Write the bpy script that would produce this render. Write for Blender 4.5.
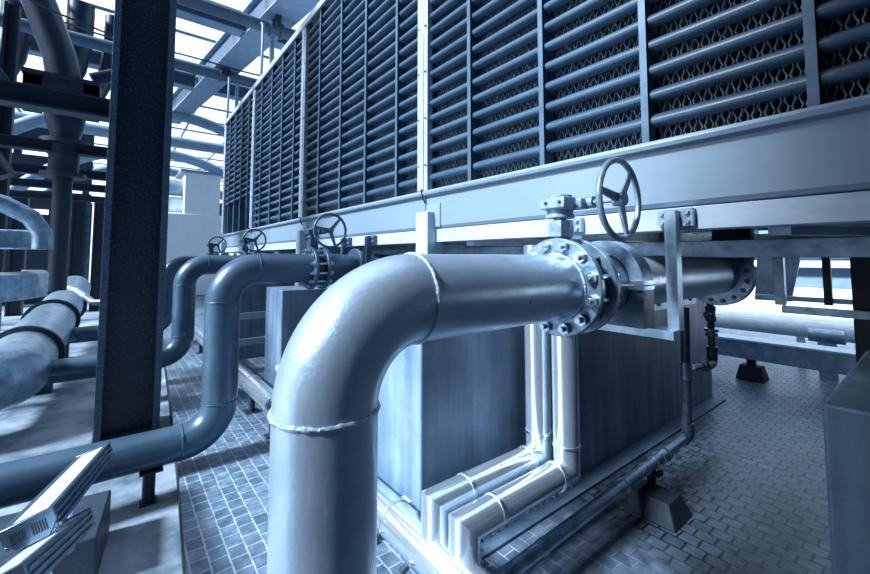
import bpy, bmesh, math, random
from mathutils import Vector, Matrix
random.seed(7)
C = bpy.context.scene.collection
for o in list(bpy.data.objects): bpy.data.objects.remove(o)
S = bpy.context.scene
PI = math.pi
# ------------------------------------------------------------------ camera
cam = bpy.data.cameras.new('camera'); camo = bpy.data.objects.new('camera', cam); C.objects.link(camo)
cam.sensor_fit = 'HORIZONTAL'; cam.sensor_width = 36.0; cam.lens = 401/870*36
cam.shift_y = -(287-232.76)/870
cam.clip_start = 0.02; cam.clip_end = 600
camo.location = (0, 0, 1.8)
camo.rotation_euler = (PI/2 + math.atan(401/6500), 0, -math.radians(38.277))
S.camera = camo
# ------------------------------------------------------------------ sky
W = bpy.data.worlds.new('sky'); S.world = W; W.use_nodes = True
nt = W.node_tree; N = nt.nodes; L = nt.links; N.clear()
out = N.new('ShaderNodeOutputWorld'); bg = N.new('ShaderNodeBackground')
tc = N.new('ShaderNodeTexCoord')
dot = N.new('ShaderNodeVectorMath'); dot.operation = 'DOT_PRODUCT'
dot.inputs[1].default_value = (-0.40, 0.66, 0.64)
L.new(tc.outputs['Generated'], dot.inputs[0])
ramp = N.new('ShaderNodeValToRGB'); mr = N.new('ShaderNodeMapRange')
mr.inputs['From Min'].default_value = -1; mr.inputs['From Max'].default_value = 1
L.new(dot.outputs['Value'], mr.inputs['Value']); L.new(mr.outputs['Result'], ramp.inputs['Fac'])
e = ramp.color_ramp.elements
e[0].position = 0.0; e[0].color = (0.012, 0.04, 0.09, 1)
e[1].position = 1.0; e[1].color = (1.0, 1.1, 1.2, 1)
for p, c in ((0.42, (0.018, 0.055, 0.12, 1)), (0.60, (0.10, 0.24, 0.44, 1)), (0.78, (0.88, 1.05, 1.22, 1))):
    k = e.new(p); k.color = c
e[-1].color = (1.8, 1.92, 2.05, 1)
# bright open horizon beyond the tower, to the right
dot2 = N.new('ShaderNodeVectorMath'); dot2.operation = 'DOT_PRODUCT'; dot2.inputs[1].default_value = (0.74, 0.08, 0.66)
L.new(tc.outputs['Generated'], dot2.inputs[0])
mr2 = N.new('ShaderNodeMapRange'); mr2.interpolation_type = 'SMOOTHSTEP'
mr2.inputs['From Min'].default_value = 0.80; mr2.inputs['From Max'].default_value = 0.96; mr2.inputs['To Max'].default_value = 1.0
L.new(dot2.outputs['Value'], mr2.inputs['Value'])
mxw = N.new('ShaderNodeMix'); mxw.data_type = 'RGBA'; mxw.inputs['B'].default_value = (1.0, 1.5, 2.1, 1)
L.new(mr2.outputs['Result'], mxw.inputs['Factor']); L.new(ramp.outputs['Color'], mxw.inputs['A'])
dot3 = N.new('ShaderNodeVectorMath'); dot3.operation = 'DOT_PRODUCT'; dot3.inputs[1].default_value = (0.865, -0.50, 0.03)
L.new(tc.outputs['Generated'], dot3.inputs[0])
mr3 = N.new('ShaderNodeMapRange'); mr3.interpolation_type = 'SMOOTHSTEP'
mr3.inputs['From Min'].default_value = 0.962; mr3.inputs['From Max'].default_value = 0.99
L.new(dot3.outputs['Value'], mr3.inputs['Value'])
mxv = N.new('ShaderNodeMix'); mxv.data_type = 'RGBA'; mxv.inputs['B'].default_value = (3.0, 3.5, 4.0, 1)
L.new(mr3.outputs['Result'], mxv.inputs['Factor']); L.new(mxw.outputs['Result'], mxv.inputs['A'])
L.new(mxv.outputs['Result'], bg.inputs['Color']); bg.inputs['Strength'].default_value = 0.85
L.new(bg.outputs['Background'], out.inputs['Surface'])
# ------------------------------------------------------------------ sun (veiled by haze: very soft)
sd = bpy.data.lights.new('sun', 'SUN'); so = bpy.data.objects.new('sun', sd); C.objects.link(so)
sd.energy = 11.0; sd.angle = math.radians(10); sd.color = (0.87, 0.945, 1.0)
so.rotation_euler = Vector((0.77, -0.10, -0.63)).to_track_quat('-Z', 'Y').to_euler()
# ------------------------------------------------------------------ exposure
S.view_settings.view_transform = 'Standard'; S.view_settings.look = 'None'
S.view_settings.exposure = 0.42; S.view_settings.gamma = 1.0
S.view_settings.use_curve_mapping = False

# ================================================================== materials
def mat(name, col, rough=0.5, metal=0.0, col2=None, nscale=6.0, bump=0.0, bscale=40.0, stretch=(1, 1, 1), rvar=0.0, spec=0.5, contrast=(0.35, 0.65)):
    m = bpy.data.materials.new(name); m.use_nodes = True
    n = m.node_tree.nodes; l = m.node_tree.links
    b = n['Principled BSDF']
    b.inputs['Base Color'].default_value = (*col, 1); b.inputs['Roughness'].default_value = rough
    b.inputs['Metallic'].default_value = metal; b.inputs['Specular IOR Level'].default_value = spec
    t = n.new('ShaderNodeTexCoord'); mp = n.new('ShaderNodeMapping'); mp.inputs['Scale'].default_value = stretch
    l.new(t.outputs['Object'], mp.inputs['Vector'])
    if col2 or rvar:
        no = n.new('ShaderNodeTexNoise'); no.inputs['Scale'].default_value = nscale; no.inputs['Detail'].default_value = 8
        no.inputs['Roughness'].default_value = 0.62
        l.new(mp.outputs['Vector'], no.inputs['Vector'])
        r = n.new('ShaderNodeMapRange'); r.inputs['From Min'].default_value = contrast[0]; r.inputs['From Max'].default_value = contrast[1]
        l.new(no.outputs['Fac'], r.inputs['Value'])
        if col2:
            mx = n.new('ShaderNodeMix'); mx.data_type = 'RGBA'
            mx.inputs['A'].default_value = (*col, 1); mx.inputs['B'].default_value = (*col2, 1)
            l.new(r.outputs['Result'], mx.inputs['Factor']); l.new(mx.outputs['Result'], b.inputs['Base Color'])
        if rvar:
            r2 = n.new('ShaderNodeMapRange'); r2.inputs['To Min'].default_value = rough - rvar; r2.inputs['To Max'].default_value = rough + rvar
            l.new(r.outputs['Result'], r2.inputs['Value']); l.new(r2.outputs['Result'], b.inputs['Roughness'])
    if bump:
        nb = n.new('ShaderNodeTexNoise'); nb.inputs['Scale'].default_value = bscale; nb.inputs['Detail'].default_value = 4
        l.new(mp.outputs['Vector'], nb.inputs['Vector'])
        bp = n.new('ShaderNodeBump'); bp.inputs['Strength'].default_value = bump; bp.inputs['Distance'].default_value = 0.01
        l.new(nb.outputs['Fac'], bp.inputs['Height']); l.new(bp.outputs['Normal'], b.inputs['Normal'])
    return m

M = {}
M['pipe'] = mat('painted_pipe', (0.56, 0.70, 0.86), 0.34, 0.5, (0.38, 0.52, 0.68), 3.0, 0.13, 60, (1, 1, 1), 0.08)
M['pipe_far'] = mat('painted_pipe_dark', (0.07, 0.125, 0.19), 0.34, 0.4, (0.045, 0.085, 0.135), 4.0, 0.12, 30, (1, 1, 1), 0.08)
M['weld'] = mat('weld', (0.60, 0.70, 0.80), 0.4, 0.3, (0.36, 0.46, 0.57), 60, 0.6, 120)
M['flange'] = mat('flange_paint', (0.32, 0.44, 0.56), 0.36, 0.6, (0.14, 0.22, 0.31), 14, 0.25, 60, (1, 1, 1), 0.1)
M['bolt'] = mat('zinc_bolt', (0.55, 0.68, 0.8), 0.28, 0.9, (0.3, 0.4, 0.5), 30)
M['darkbolt'] = mat('dark_bolt', (0.06, 0.09, 0.13), 0.4, 0.6)
M['rubber'] = mat('black_body', (0.015, 0.026, 0.045), 0.55, 0.0, (0.03, 0.05, 0.08), 20)
M['cast'] = mat('cast_iron_paint', (0.38, 0.49, 0.61), 0.42, 0.3, (0.20, 0.29, 0.39), 16, 0.3, 60)
M['casing'] = mat('tower_casing', (0.205, 0.28, 0.365), 0.38, 0.1, (0.175, 0.25, 0.335), 2.2, 0.06, 20, (1, 0.4, 1), 0.08)
M['beam'] = mat('pale_steel', (0.45, 0.545, 0.65), 0.42, 0.1, (0.33, 0.42, 0.52), 5, 0.1, 30, (1, .4, 1.5))
M['louver'] = mat('louver_plastic', (0.045, 0.095, 0.155), 0.36, 0.0, (0.03, 0.066, 0.115), 3, 0.05, 30)
M['post'] = mat('louver_post', (0.085, 0.145, 0.215), 0.42, 0.3, (0.055, 0.10, 0.155), 8)
M['joint'] = mat('joint_post', (0.42, 0.49, 0.57), 0.4, 0.2, (0.33, 0.40, 0.48), 6)
M['fill'] = mat('fill_sheet', (0.36, 0.46, 0.56), 0.3, 0.0, (0.10, 0.15, 0.2), 25)
M['black'] = mat('inner_dark', (0.006, 0.012, 0.022), 0.8)
M['clad'] = mat('aluminium_cladding', (0.80, 0.90, 1.0), 0.2, 0.85, (0.66, 0.77, 0.89), 4, 0.0, 9, (1, 1, 1), 0.05)
M['clad_band'] = mat('aluminium_band', (0.9, 0.96, 1.0), 0.3, 1.0)
M['galv'] = mat('galvanised_pipe', (0.42, 0.54, 0.67), 0.36, 0.7, (0.2, 0.3, 0.4), 10, 0.1, 50)
M['black_pipe'] = mat('black_fitting', (0.045, 0.075, 0.11), 0.36, 0.4, (0.09, 0.14, 0.2), 15, 0.15, 60)
M['column'] = mat('column_paint', (0.006, 0.015, 0.030), 0.30, 0.0, (0.035, 0.062, 0.10), 34, 0.8, 60, (1, 1, 1), 0.1, 0.5, (0.46, 0.80))  # pale speckle paints highlights onto the pitted web
M['column_edge_lit'] = mat('column_edge_lit', (0.03, 0.055, 0.09), 0.4, 0.2, (0.09, 0.14, 0.2), 40, 0.7, 60)  # paler copy of the column paint, so flange edges look lit
M['darksteel'] = mat('dark_steel', (0.011, 0.022, 0.042), 0.5, 0.1, (0.018, 0.035, 0.06), 10)
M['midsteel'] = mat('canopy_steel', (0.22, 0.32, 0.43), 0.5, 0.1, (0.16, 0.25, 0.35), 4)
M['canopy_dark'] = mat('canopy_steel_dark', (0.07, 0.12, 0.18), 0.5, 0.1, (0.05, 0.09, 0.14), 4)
M['duct'] = mat('duct_paint', (0.017, 0.035, 0.062), 0.36, 0.2, (0.011, 0.024, 0.045), 5)
M['rubberfoot'] = mat('dark_block', (0.005, 0.010, 0.018), 0.65, 0.0, (0.009, 0.017, 0.03), 12, 0.3, 40, spec=0.25)
M['white'] = mat('white_paint', (0.78, 0.86, 0.93), 0.4, 0.0, (0.62, 0.73, 0.83), 5)
M['glass_lamp'] = mat('lamp_glass', (0.75, 0.84, 0.92), 0.12, 0.0, (0.62, 0.74, 0.84), 30, 0.05, 60, (1, 6, 1))
M['alu'] = mat('lamp_housing', (0.16, 0.24, 0.33), 0.32, 0.8, (0.1, 0.16, 0.23), 12)
M['pale_wall'] = mat('pale_render', (0.84, 0.89, 0.94), 0.7, 0.0, (0.78, 0.84, 0.90), 3)
M['sheet'] = mat('sheet_metal', (0.5, 0.62, 0.73), 0.35, 0.3, (0.2, 0.3, 0.4), 3.5, 0.1, 8)

def concrete(name, c1, c2, streak=0.5, rough=0.6):
    m = mat(name, c1, rough, 0.0, c2, 1.6, 0.25, 60, (1, 1, 1), 0.08)
    n = m.node_tree.nodes; l = m.node_tree.links; b = n['Principled BSDF']
    src = b.inputs['Base Color'].links[0].from_socket
    t = n.new('ShaderNodeTexCoord'); mp = n.new('ShaderNodeMapping'); mp.inputs['Scale'].default_value = (9, 9, 0.7)
    l.new(t.outputs['Object'], mp.inputs['Vector'])
    no = n.new('ShaderNodeTexNoise'); no.inputs['Scale'].default_value = 1.0; no.inputs['Detail'].default_value = 6
    l.new(mp.outputs['Vector'], no.inputs['Vector'])
    r = n.new('ShaderNodeMapRange'); r.inputs['From Min'].default_value = .3; r.inputs['From Max'].default_value = .75
    r.inputs['To Min'].default_value = 1.0 + streak*.5; r.inputs['To Max'].default_value = 1.0 - streak
    l.new(no.outputs['Fac'], r.inputs['Value'])
    mx = n.new('ShaderNodeMix'); mx.data_type = 'RGBA'; mx.blend_type = 'MULTIPLY'; mx.inputs['Factor'].default_value = 1
    l.new(src, mx.inputs['A']); l.new(r.outputs['Result'], mx.inputs['B']); l.new(mx.outputs['Result'], b.inputs['Base Color'])
    return m
M['plinth'] = concrete('plinth_concrete', (0.21, 0.30, 0.41), (0.105, 0.175, 0.265), 0.45, 0.42)
M['block'] = concrete('dark_concrete', (0.10, 0.165, 0.245), (0.06, 0.11, 0.175), 0.35, 0.5)
M['darkblock'] = concrete('black_painted_concrete', (0.03, 0.052, 0.082), (0.018, 0.034, 0.058), 0.3, 0.5)
M['slab'] = concrete('floor_concrete', (0.34, 0.41, 0.49), (0.06, 0.10, 0.15), 0.15, 0.6)

def brick_mat():
    m = bpy.data.materials.new('brick_paving'); m.use_nodes = True
    n = m.node_tree.nodes; l = m.node_tree.links; b = n['Principled BSDF']
    t = n.new('ShaderNodeTexCoord'); sep = n.new('ShaderNodeSeparateXYZ'); l.new(t.outputs['Object'], sep.inputs['Vector'])
    cmb = n.new('ShaderNodeCombineXYZ'); l.new(sep.outputs['Y'], cmb.inputs['X']); l.new(sep.outputs['X'], cmb.inputs['Y'])
    wob = n.new('ShaderNodeTexNoise'); wob.inputs['Scale'].default_value = 9
    l.new(t.outputs['Object'], wob.inputs['Vector'])
    wm = n.new('ShaderNodeVectorMath'); wm.operation = 'MULTIPLY_ADD'
    wm.inputs[1].default_value = (0.010, 0.010, 0); l.new(wob.outputs['Color'], wm.inputs[0]); l.new(cmb.outputs['Vector'], wm.inputs[2])
    br = n.new('ShaderNodeTexBrick'); l.new(wm.outputs['Vector'], br.inputs['Vector'])
    br.inputs['Scale'].default_value = 1.0; br.inputs['Brick Width'].default_value = 0.116; br.inputs['Row Height'].default_value = 0.1
    br.inputs['Mortar Size'].default_value = 0.0062; br.inputs['Mortar Smooth'].default_value = 0.25; br.inputs['Bias'].default_value = -0.1
    br.inputs['Color1'].default_value = (0.105, 0.155, 0.22, 1); br.inputs['Color2'].default_value = (0.05, 0.082, 0.125, 1)
    # joints: pale mortar on the walkway and beside the plinth, dirty dark sand further out
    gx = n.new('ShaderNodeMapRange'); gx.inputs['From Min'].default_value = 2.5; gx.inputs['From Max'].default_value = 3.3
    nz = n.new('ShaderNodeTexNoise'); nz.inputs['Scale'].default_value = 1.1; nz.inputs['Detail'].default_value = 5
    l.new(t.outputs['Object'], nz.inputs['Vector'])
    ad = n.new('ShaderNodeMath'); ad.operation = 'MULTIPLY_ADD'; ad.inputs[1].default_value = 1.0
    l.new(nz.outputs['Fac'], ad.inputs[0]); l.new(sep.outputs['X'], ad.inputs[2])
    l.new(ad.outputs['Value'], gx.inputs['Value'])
    mc = n.new('ShaderNodeMix'); mc.data_type = 'RGBA'
    mc.inputs['A'].default_value = (0.23, 0.30, 0.38, 1); mc.inputs['B'].default_value = (0.006, 0.012, 0.022, 1)
    l.new(gx.outputs['Result'], mc.inputs['Factor']); l.new(mc.outputs['Result'], br.inputs['Mortar'])
    # worn patches
    n2 = n.new('ShaderNodeTexNoise'); n2.inputs['Scale'].default_value = 14; n2.inputs['Detail'].default_value = 6
    l.new(t.outputs['Object'], n2.inputs['Vector'])
    r2 = n.new('ShaderNodeMapRange'); r2.inputs['From Min'].default_value = .3; r2.inputs['From Max'].default_value = .7
    r2.inputs['To Min'].default_value = .62; r2.inputs['To Max'].default_value = 1.4
    l.new(n2.outputs['Fac'], r2.inputs['Value'])
    mu = n.new('ShaderNodeMix'); mu.data_type = 'RGBA'; mu.blend_type = 'MULTIPLY'; mu.inputs['Factor'].default_value = 1
    l.new(br.outputs['Color'], mu.inputs['A']); l.new(r2.outputs['Result'], mu.inputs['B'])
    # stain beside the large plinth; near shade and far gloss painted into its colour
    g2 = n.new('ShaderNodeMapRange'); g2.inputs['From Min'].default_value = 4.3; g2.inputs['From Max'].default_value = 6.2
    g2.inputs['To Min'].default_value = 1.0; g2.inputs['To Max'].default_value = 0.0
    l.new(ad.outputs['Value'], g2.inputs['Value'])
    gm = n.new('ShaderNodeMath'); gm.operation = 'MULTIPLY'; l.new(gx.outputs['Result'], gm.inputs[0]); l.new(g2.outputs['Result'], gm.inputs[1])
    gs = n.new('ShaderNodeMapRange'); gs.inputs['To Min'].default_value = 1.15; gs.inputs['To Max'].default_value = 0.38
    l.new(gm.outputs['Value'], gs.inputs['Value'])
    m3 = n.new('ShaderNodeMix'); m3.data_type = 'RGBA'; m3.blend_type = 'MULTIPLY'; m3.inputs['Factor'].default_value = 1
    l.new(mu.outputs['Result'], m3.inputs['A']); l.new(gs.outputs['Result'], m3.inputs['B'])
    l.new(m3.outputs['Result'], b.inputs['Base Color'])
    b.inputs['Specular IOR Level'].default_value = 0.4
    rr = n.new('ShaderNodeMapRange'); rr.inputs['To Min'].default_value = .26; rr.inputs['To Max'].default_value = .50
    l.new(n2.outputs['Fac'], rr.inputs['Value']); l.new(rr.outputs['Result'], b.inputs['Roughness'])
    h = n.new('ShaderNodeMath'); h.operation = 'MULTIPLY_ADD'; h.inputs[1].default_value = -1.0
    hn = n.new('ShaderNodeMath'); hn.operation = 'MULTIPLY'; hn.inputs[1].default_value = 0.5; l.new(n2.outputs['Fac'], hn.inputs[0])
    l.new(br.outputs['Fac'], h.inputs[0]); l.new(hn.outputs['Value'], h.inputs[2])
    bp = n.new('ShaderNodeBump'); bp.inputs['Strength'].default_value = 1.0; bp.inputs['Distance'].default_value = 0.016
    l.new(h.outputs['Value'], bp.inputs['Height']); l.new(bp.outputs['Normal'], b.inputs['Normal'])
    return m
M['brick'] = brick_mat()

def glass_roof():
    m = bpy.data.materials.new('roof_glass'); m.use_nodes = True
    n = m.node_tree.nodes; l = m.node_tree.links; n.clear()
    o = n.new('ShaderNodeOutputMaterial'); mix = n.new('ShaderNodeMixShader'); tr = n.new('ShaderNodeBsdfTransparent')
    gl = n.new('ShaderNodeBsdfGlossy'); gl.inputs['Roughness'].default_value = .1
    tr.inputs['Color'].default_value = (0.94, 0.97, 1.0, 1)
    mix.inputs['Fac'].default_value = 0.06
    l.new(tr.outputs[0], mix.inputs[1]); l.new(gl.outputs[0], mix.inputs[2]); l.new(mix.outputs[0], o.inputs['Surface'])
    return m
M['roofglass'] = glass_roof()

# ================================================================== mesh helpers
class MB:
    def __init__(s): s.v = []; s.f = []
    def add(s, vs, fs):
        k = len(s.v); s.v += [tuple(p) for p in vs]; s.f += [tuple(i+k for i in f) for f in fs]; return s
    def box(s, a, b, mtx=None):
        (x0, y0, z0), (x1, y1, z1) = a, b
        x0, x1 = min(x0, x1), max(x0, x1); y0, y1 = min(y0, y1), max(y0, y1); z0, z1 = min(z0, z1), max(z0, z1)
        vs = [Vector(p) for p in ((x0,y0,z0),(x1,y0,z0),(x1,y1,z0),(x0,y1,z0),(x0,y0,z1),(x1,y0,z1),(x1,y1,z1),(x0,y1,z1))]
        if mtx: vs = [mtx @ p for p in vs]
        return s.add(vs, [(0,3,2,1),(4,5,6,7),(0,1,5,4),(1,2,6,5),(2,3,7,6),(3,0,4,7)])
    def hexa(s, vs):     # 8 corners, bottom ring then top ring, counter-clockwise from above
        return s.add(vs, [(0,3,2,1),(4,5,6,7),(0,1,5,4),(1,2,6,5),(2,3,7,6),(3,0,4,7)])
    def prism(s, poly, axis, a, b):   # polygon in the plane across 'axis', extruded a..b
        n = len(poly); f = {'x': lambda p, t: (t, p[0], p[1]), 'y': lambda p, t: (p[0], t, p[1]), 'z': lambda p, t: (p[0], p[1], t)}[axis]
        vs = [f(p, a) for p in poly] + [f(p, b) for p in poly]
        fs = [tuple(range(n)), tuple(range(2*n-1, n-1, -1))] + [(i+n, (i+1) % n + n, (i+1) % n, i) for i in range(n)]
        return s.add(vs, fs)
    def tube(s, path, r, n=24, caps=True, inner=None):
        path = [Vector(p) for p in path]; m = len(path)
        tg = []
        for i in range(m):
            a = path[max(i-1, 0)]; b = path[min(i+1, m-1)]; tg.append((b-a).normalized())
        up = Vector((0, 0, 1)) if abs(tg[0].z) < .9 else Vector((0, 1, 0))
        u = (up - tg[0]*up.dot(tg[0])).normalized()
        vs = []; rs = r if isinstance(r, (list, tuple)) else [r]*m
        for i in range(m):
            u = (u - tg[i]*u.dot(tg[i])).normalized(); w = tg[i].cross(u)
            sc = 1.0
            for k in range(n):
                a = 2*PI*k/n; vs.append(path[i] + (u*math.cos(a) + w*math.sin(a))*rs[i]*sc)
        fs = []
        for i in range(m-1):
            for k in range(n):
                k2 = (k+1) % n; fs.append((i*n+k, i*n+k2, (i+1)*n+k2, (i+1)*n+k))
        if caps: fs += [tuple(range(n-1, -1, -1)), tuple((m-1)*n+k for k in range(n))]
        return s.add(vs, fs)
    def cyl(s, a, b, r, n=24): return s.tube([a, b], r, n)
    def mitre(s, path, r, n=28):      # sharp segmented elbows
        path = [Vector(p) for p in path]; m = len(path); rings = []
        d0 = (path[1]-path[0]).normalized(); up = Vector((0, 1, 0)) if abs(d0.y) < .9 else Vector((0, 0, 1))
        u = (up - d0*up.dot(d0)).normalized(); w = d0.cross(u)
        ring = [path[0] + (u*math.cos(2*PI*k/n) + w*math.sin(2*PI*k/n))*r for k in range(n)]; rings.append(ring)
        for i in range(1, m):
            d = (path[i]-path[i-1]).normalized()
            nn = (d + (path[i+1]-path[i]).normalized()).normalized() if i < m-1 else d
            ring = [p + d*((path[i]-p).dot(nn)/d.dot(nn)) for p in ring]; rings.append(ring)
        vs = [p for q in rings for p in q]; fs = []
        for i in range(m-1):
            for k in range(n):
                k2 = (k+1) % n; fs.append((i*n+k, i*n+k2, (i+1)*n+k2, (i+1)*n+k))
        fs += [tuple(range(n-1, -1, -1)), tuple((m-1)*n+k for k in range(n))]
        return s.add(vs, fs)
    def torus(s, c, axis, R, r, n=48, k=10, lump=0.0):
        c = Vector(c); ax = Vector(axis).normalized(); up = Vector((0,0,1)) if abs(ax.z) < .9 else Vector((0,1,0))
        u = (up-ax*up.dot(ax)).normalized(); w = ax.cross(u); vs = []; fs = []
        for i in range(n):
            a = 2*PI*i/n; d = u*math.cos(a)+w*math.sin(a); rr = r*(1+random.uniform(-lump, lump)); sh = random.uniform(-lump, lump)*r
            for j in range(k):
                b = 2*PI*j/k; vs.append(c + d*(R+rr*math.cos(b)) + ax*(rr*math.sin(b)+sh))
        for i in range(n):
            for j in range(k):
                i2 = (i+1) % n; j2 = (j+1) % k; fs.append((i*k+j, i2*k+j, i2*k+j2, i*k+j2))
        return s.add(vs, fs)
    def ring(s, c, axis, r0, r1, t, n=48):   # flat ring of thickness t centred on c
        c = Vector(c); ax = Vector(axis).normalized(); up = Vector((0,0,1)) if abs(ax.z) < .9 else Vector((0,1,0))
        u = (up-ax*up.dot(ax)).normalized(); w = ax.cross(u); vs = []; fs = []
        for i in range(n):
            a = 2*PI*i/n; d = u*math.cos(a)+w*math.sin(a)
            vs += [c+d*r0-ax*t/2, c+d*r1-ax*t/2, c+d*r1+ax*t/2, c+d*r0+ax*t/2]
        for i in range(n):
            i2 = (i+1) % n
            for j in range(4): fs.append((i*4+j, i2*4+j, i2*4+(j+1) % 4, i*4+(j+1) % 4))
        return s.add(vs, fs)
    def build(s, name, m, parent=None, bev=0.0, smooth=35):
        me = bpy.data.meshes.new(name); me.from_pydata([tuple(v) for v in s.v], [], s.f); me.validate()
        bm = bmesh.new(); bm.from_mesh(me); bmesh.ops.recalc_face_normals(bm, faces=bm.faces[:]); bm.to_mesh(me); bm.free()
        me.materials.append(m if not isinstance(m, str) else M[m])
        me.shade_smooth(); me.set_sharp_from_angle(angle=math.radians(smooth))
        o = bpy.data.objects.new(name, me); C.objects.link(o)
        if parent:
            o.parent = parent; o.matrix_parent_inverse = Matrix.Identity(4)
            if parent.get('_off') is not None: pass
        if bev:
            b = o.modifiers.new('bevel', 'BEVEL'); b.width = bev; b.segments = 2; b.limit_method = 'ANGLE'; b.angle_limit = math.radians(40)
        return o

def thing(name, label, cat, loc=(0, 0, 0), group=None):
    o = bpy.data.objects.new(name, None); C.objects.link(o); o.empty_display_size = .1
    o.location = loc; o['label'] = label; o['category'] = cat
    if group: o['group'] = group
    return o
def part(mb, name, m, parent, bev=0.0, label=None, smooth=35):
    """mb is written in world coordinates; the mesh is stored relative to its thing"""
    off = Vector((0, 0, 0)); p = parent
    while p is not None: off += p.location; p = p.parent
    mb.v = [tuple(Vector(v)-off) for v in mb.v]
    o = mb.build(name, m, parent, bev, smooth)
    if label: o['label'] = label
    return o
def solo(mb, name, m, label, cat, base, group=None, bev=0.0, smooth=35):
    mb.v = [tuple(Vector(v)-Vector(base)) for v in mb.v]
    o = mb.build(name, m, None, bev, smooth); o.location = base
    o['label'] = label; o['category'] = cat
    if group: o['group'] = group
    return o
def struct(mb, name, m, bev=0.0):
    o = mb.build(name, m, None, bev); o['kind'] = 'structure'; return o
def kids(o): return [c for c in bpy.data.objects if c.parent is o]
def copy_thing(o, delta, label, parent=None):
    c = o.copy(); C.objects.link(c)
    if parent is None: c.location = o.location + Vector(delta); c['label'] = label
    else: c.parent = parent
    for ch in kids(o): copy_thing(ch, delta, None, c)
    return c
def arc(c, r, a0, a1, n, plane='xz'):
    pts = []
    for i in range(n+1):
        a = a0+(a1-a0)*i/n
        if plane == 'xz': pts.append((c[0]+r*math.cos(a), c[1], c[2]+r*math.sin(a)))
        elif plane == 'xy': pts.append((c[0]+r*math.cos(a), c[1]+r*math.sin(a), c[2]))
        else: pts.append((c[0], c[1]+r*math.cos(a), c[2]+r*math.sin(a)))
    return pts
def hexbolt(mb, c, axis, r, h):
    c = Vector(c); ax = Vector(axis).normalized()
    mb.tube([c, c+ax*h], r, 6)

# ================================================================== setting
edge = [(0.10, -6.0), (0.335, 2.3), (0.375, 2.77), (0.42, 3.4), (0.485, 4.32), (0.55, 5.42), (0.665, 7.54), (0.86, 11.5), (1.2, 18.0), (1.9, 34.0)]
b = MB(); n = len(edge)
far = 40.0
top = [(x, y, 0) for x, y in edge] + [(far, y, 0) for x, y in edge]
bot = [(x, y, -.2) for x, y in edge]
b.add(top + bot, [(i, i+n, i+n+1, i+1) for i in range(n-1)] + [(2*n+i, i, i+1, 2*n+i+1) for i in range(n-1)])
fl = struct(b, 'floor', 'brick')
fl.data.materials.append(M['rubberfoot'])  # slab side coloured near black, standing in for a shaded gap
for p in fl.data.polygons:
    if abs(p.normal.z) < .5: p.material_index = 1
b = MB()
b.add([(x+.02, y, -.2) for x, y in edge] + [(-30, y, -.2) for x, y in edge], [(i, i+1, i+n+1, i+n) for i in range(n-1)])
struct(b, 'floor_concrete', 'slab')
b = MB(); b.box((-.6, 22.0, 0), (4.35, 22.4, 3.85)); struct(b, 'wall_far', 'pale_wall', .02)
b = MB()
for z0, z1 in ((-.2, 3.7), (3.95, 4.75), (5.0, 6.3), (6.6, 7.9)): b.box((-26, 24.6, z0), (-1.1, 25, z1))
for x in (-1.3, -2.2, -3.6, -5.5, -8, -12, -18): b.box((x-.12, 24.65, 0), (x+.12, 24.95, 7.9))
struct(b, 'wall_back', 'darksteel')
b = MB(); b.box((15, 0.8, 0), (15.3, 12, 0.95)); struct(b, 'wall_right', 'white')

# ------------------------------------------------------------------ glazed canopy
b = MB(); b.box((-14, 0.6, 8.6), (14, 40, 8.62)); struct(b, 'ceiling', 'roofglass')
b = MB()
for i in range(10):
    x = -8 + i*2.1; b.box((x-.04, 0.6, 8.46), (x+.04, 40, 8.58))
for i in range(20):
    y = 1.0 + i*2.1; b.box((-14, y-.04, 8.40), (14, y+.04, 8.46))
struct(b, 'trim_1', 'midsteel')
b = MB(); b.box((-14, -16, 8.3), (14, 0.6, 8.6)); b.box((-14, .6, 8.3), (.3, 1.5, 8.59)); struct(b, 'ceiling_sun_blocker', 'canopy_dark')  # unseen solid roof, added to shade the near end of the tower
b = MB(); b.box((-3.6, -16, -.2), (-3.2, 1.5, 8.3)); struct(b, 'wall_sun_blocker', 'darksteel')  # unseen wall, added to keep sun and sky off the tower's right end
# main girder
b = MB()
b.hexa([(1.41, 17.4, 7.2), (1.96, 17.4, 7.2), (1.96, 17.4, 7.24), (1.41, 17.4, 7.24)] * 2) if False else None
def flat(mb, p, q, wp, wq, z0, z1):     # bar from p to q in plan, widths to the right
    mb.hexa([(p[0], p[1], z0), (q[0], q[1], z0), (q[0]+wq, q[1], z0), (p[0]+wp, p[1], z0),
             (p[0], p[1], z1), (q[0], q[1], z1), (q[0]+wq, q[1], z1), (p[0]+wp, p[1], z1)])
ga, gb = (1.20, 19.0), (2.75, 5.5)
g = thing('roof_girder', 'wide steel box girder crossing the bright glazed roof at upper left', 'girder', (2, 12, 7.2))
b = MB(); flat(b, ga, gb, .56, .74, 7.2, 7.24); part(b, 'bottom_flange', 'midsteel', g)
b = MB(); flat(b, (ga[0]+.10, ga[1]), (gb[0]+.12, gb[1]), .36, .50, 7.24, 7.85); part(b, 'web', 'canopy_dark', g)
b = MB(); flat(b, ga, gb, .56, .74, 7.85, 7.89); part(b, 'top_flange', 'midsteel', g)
def gx(y): return ga[0] + (ga[1]-y)/(ga[1]-gb[1])*(gb[0]-ga[0])
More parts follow.
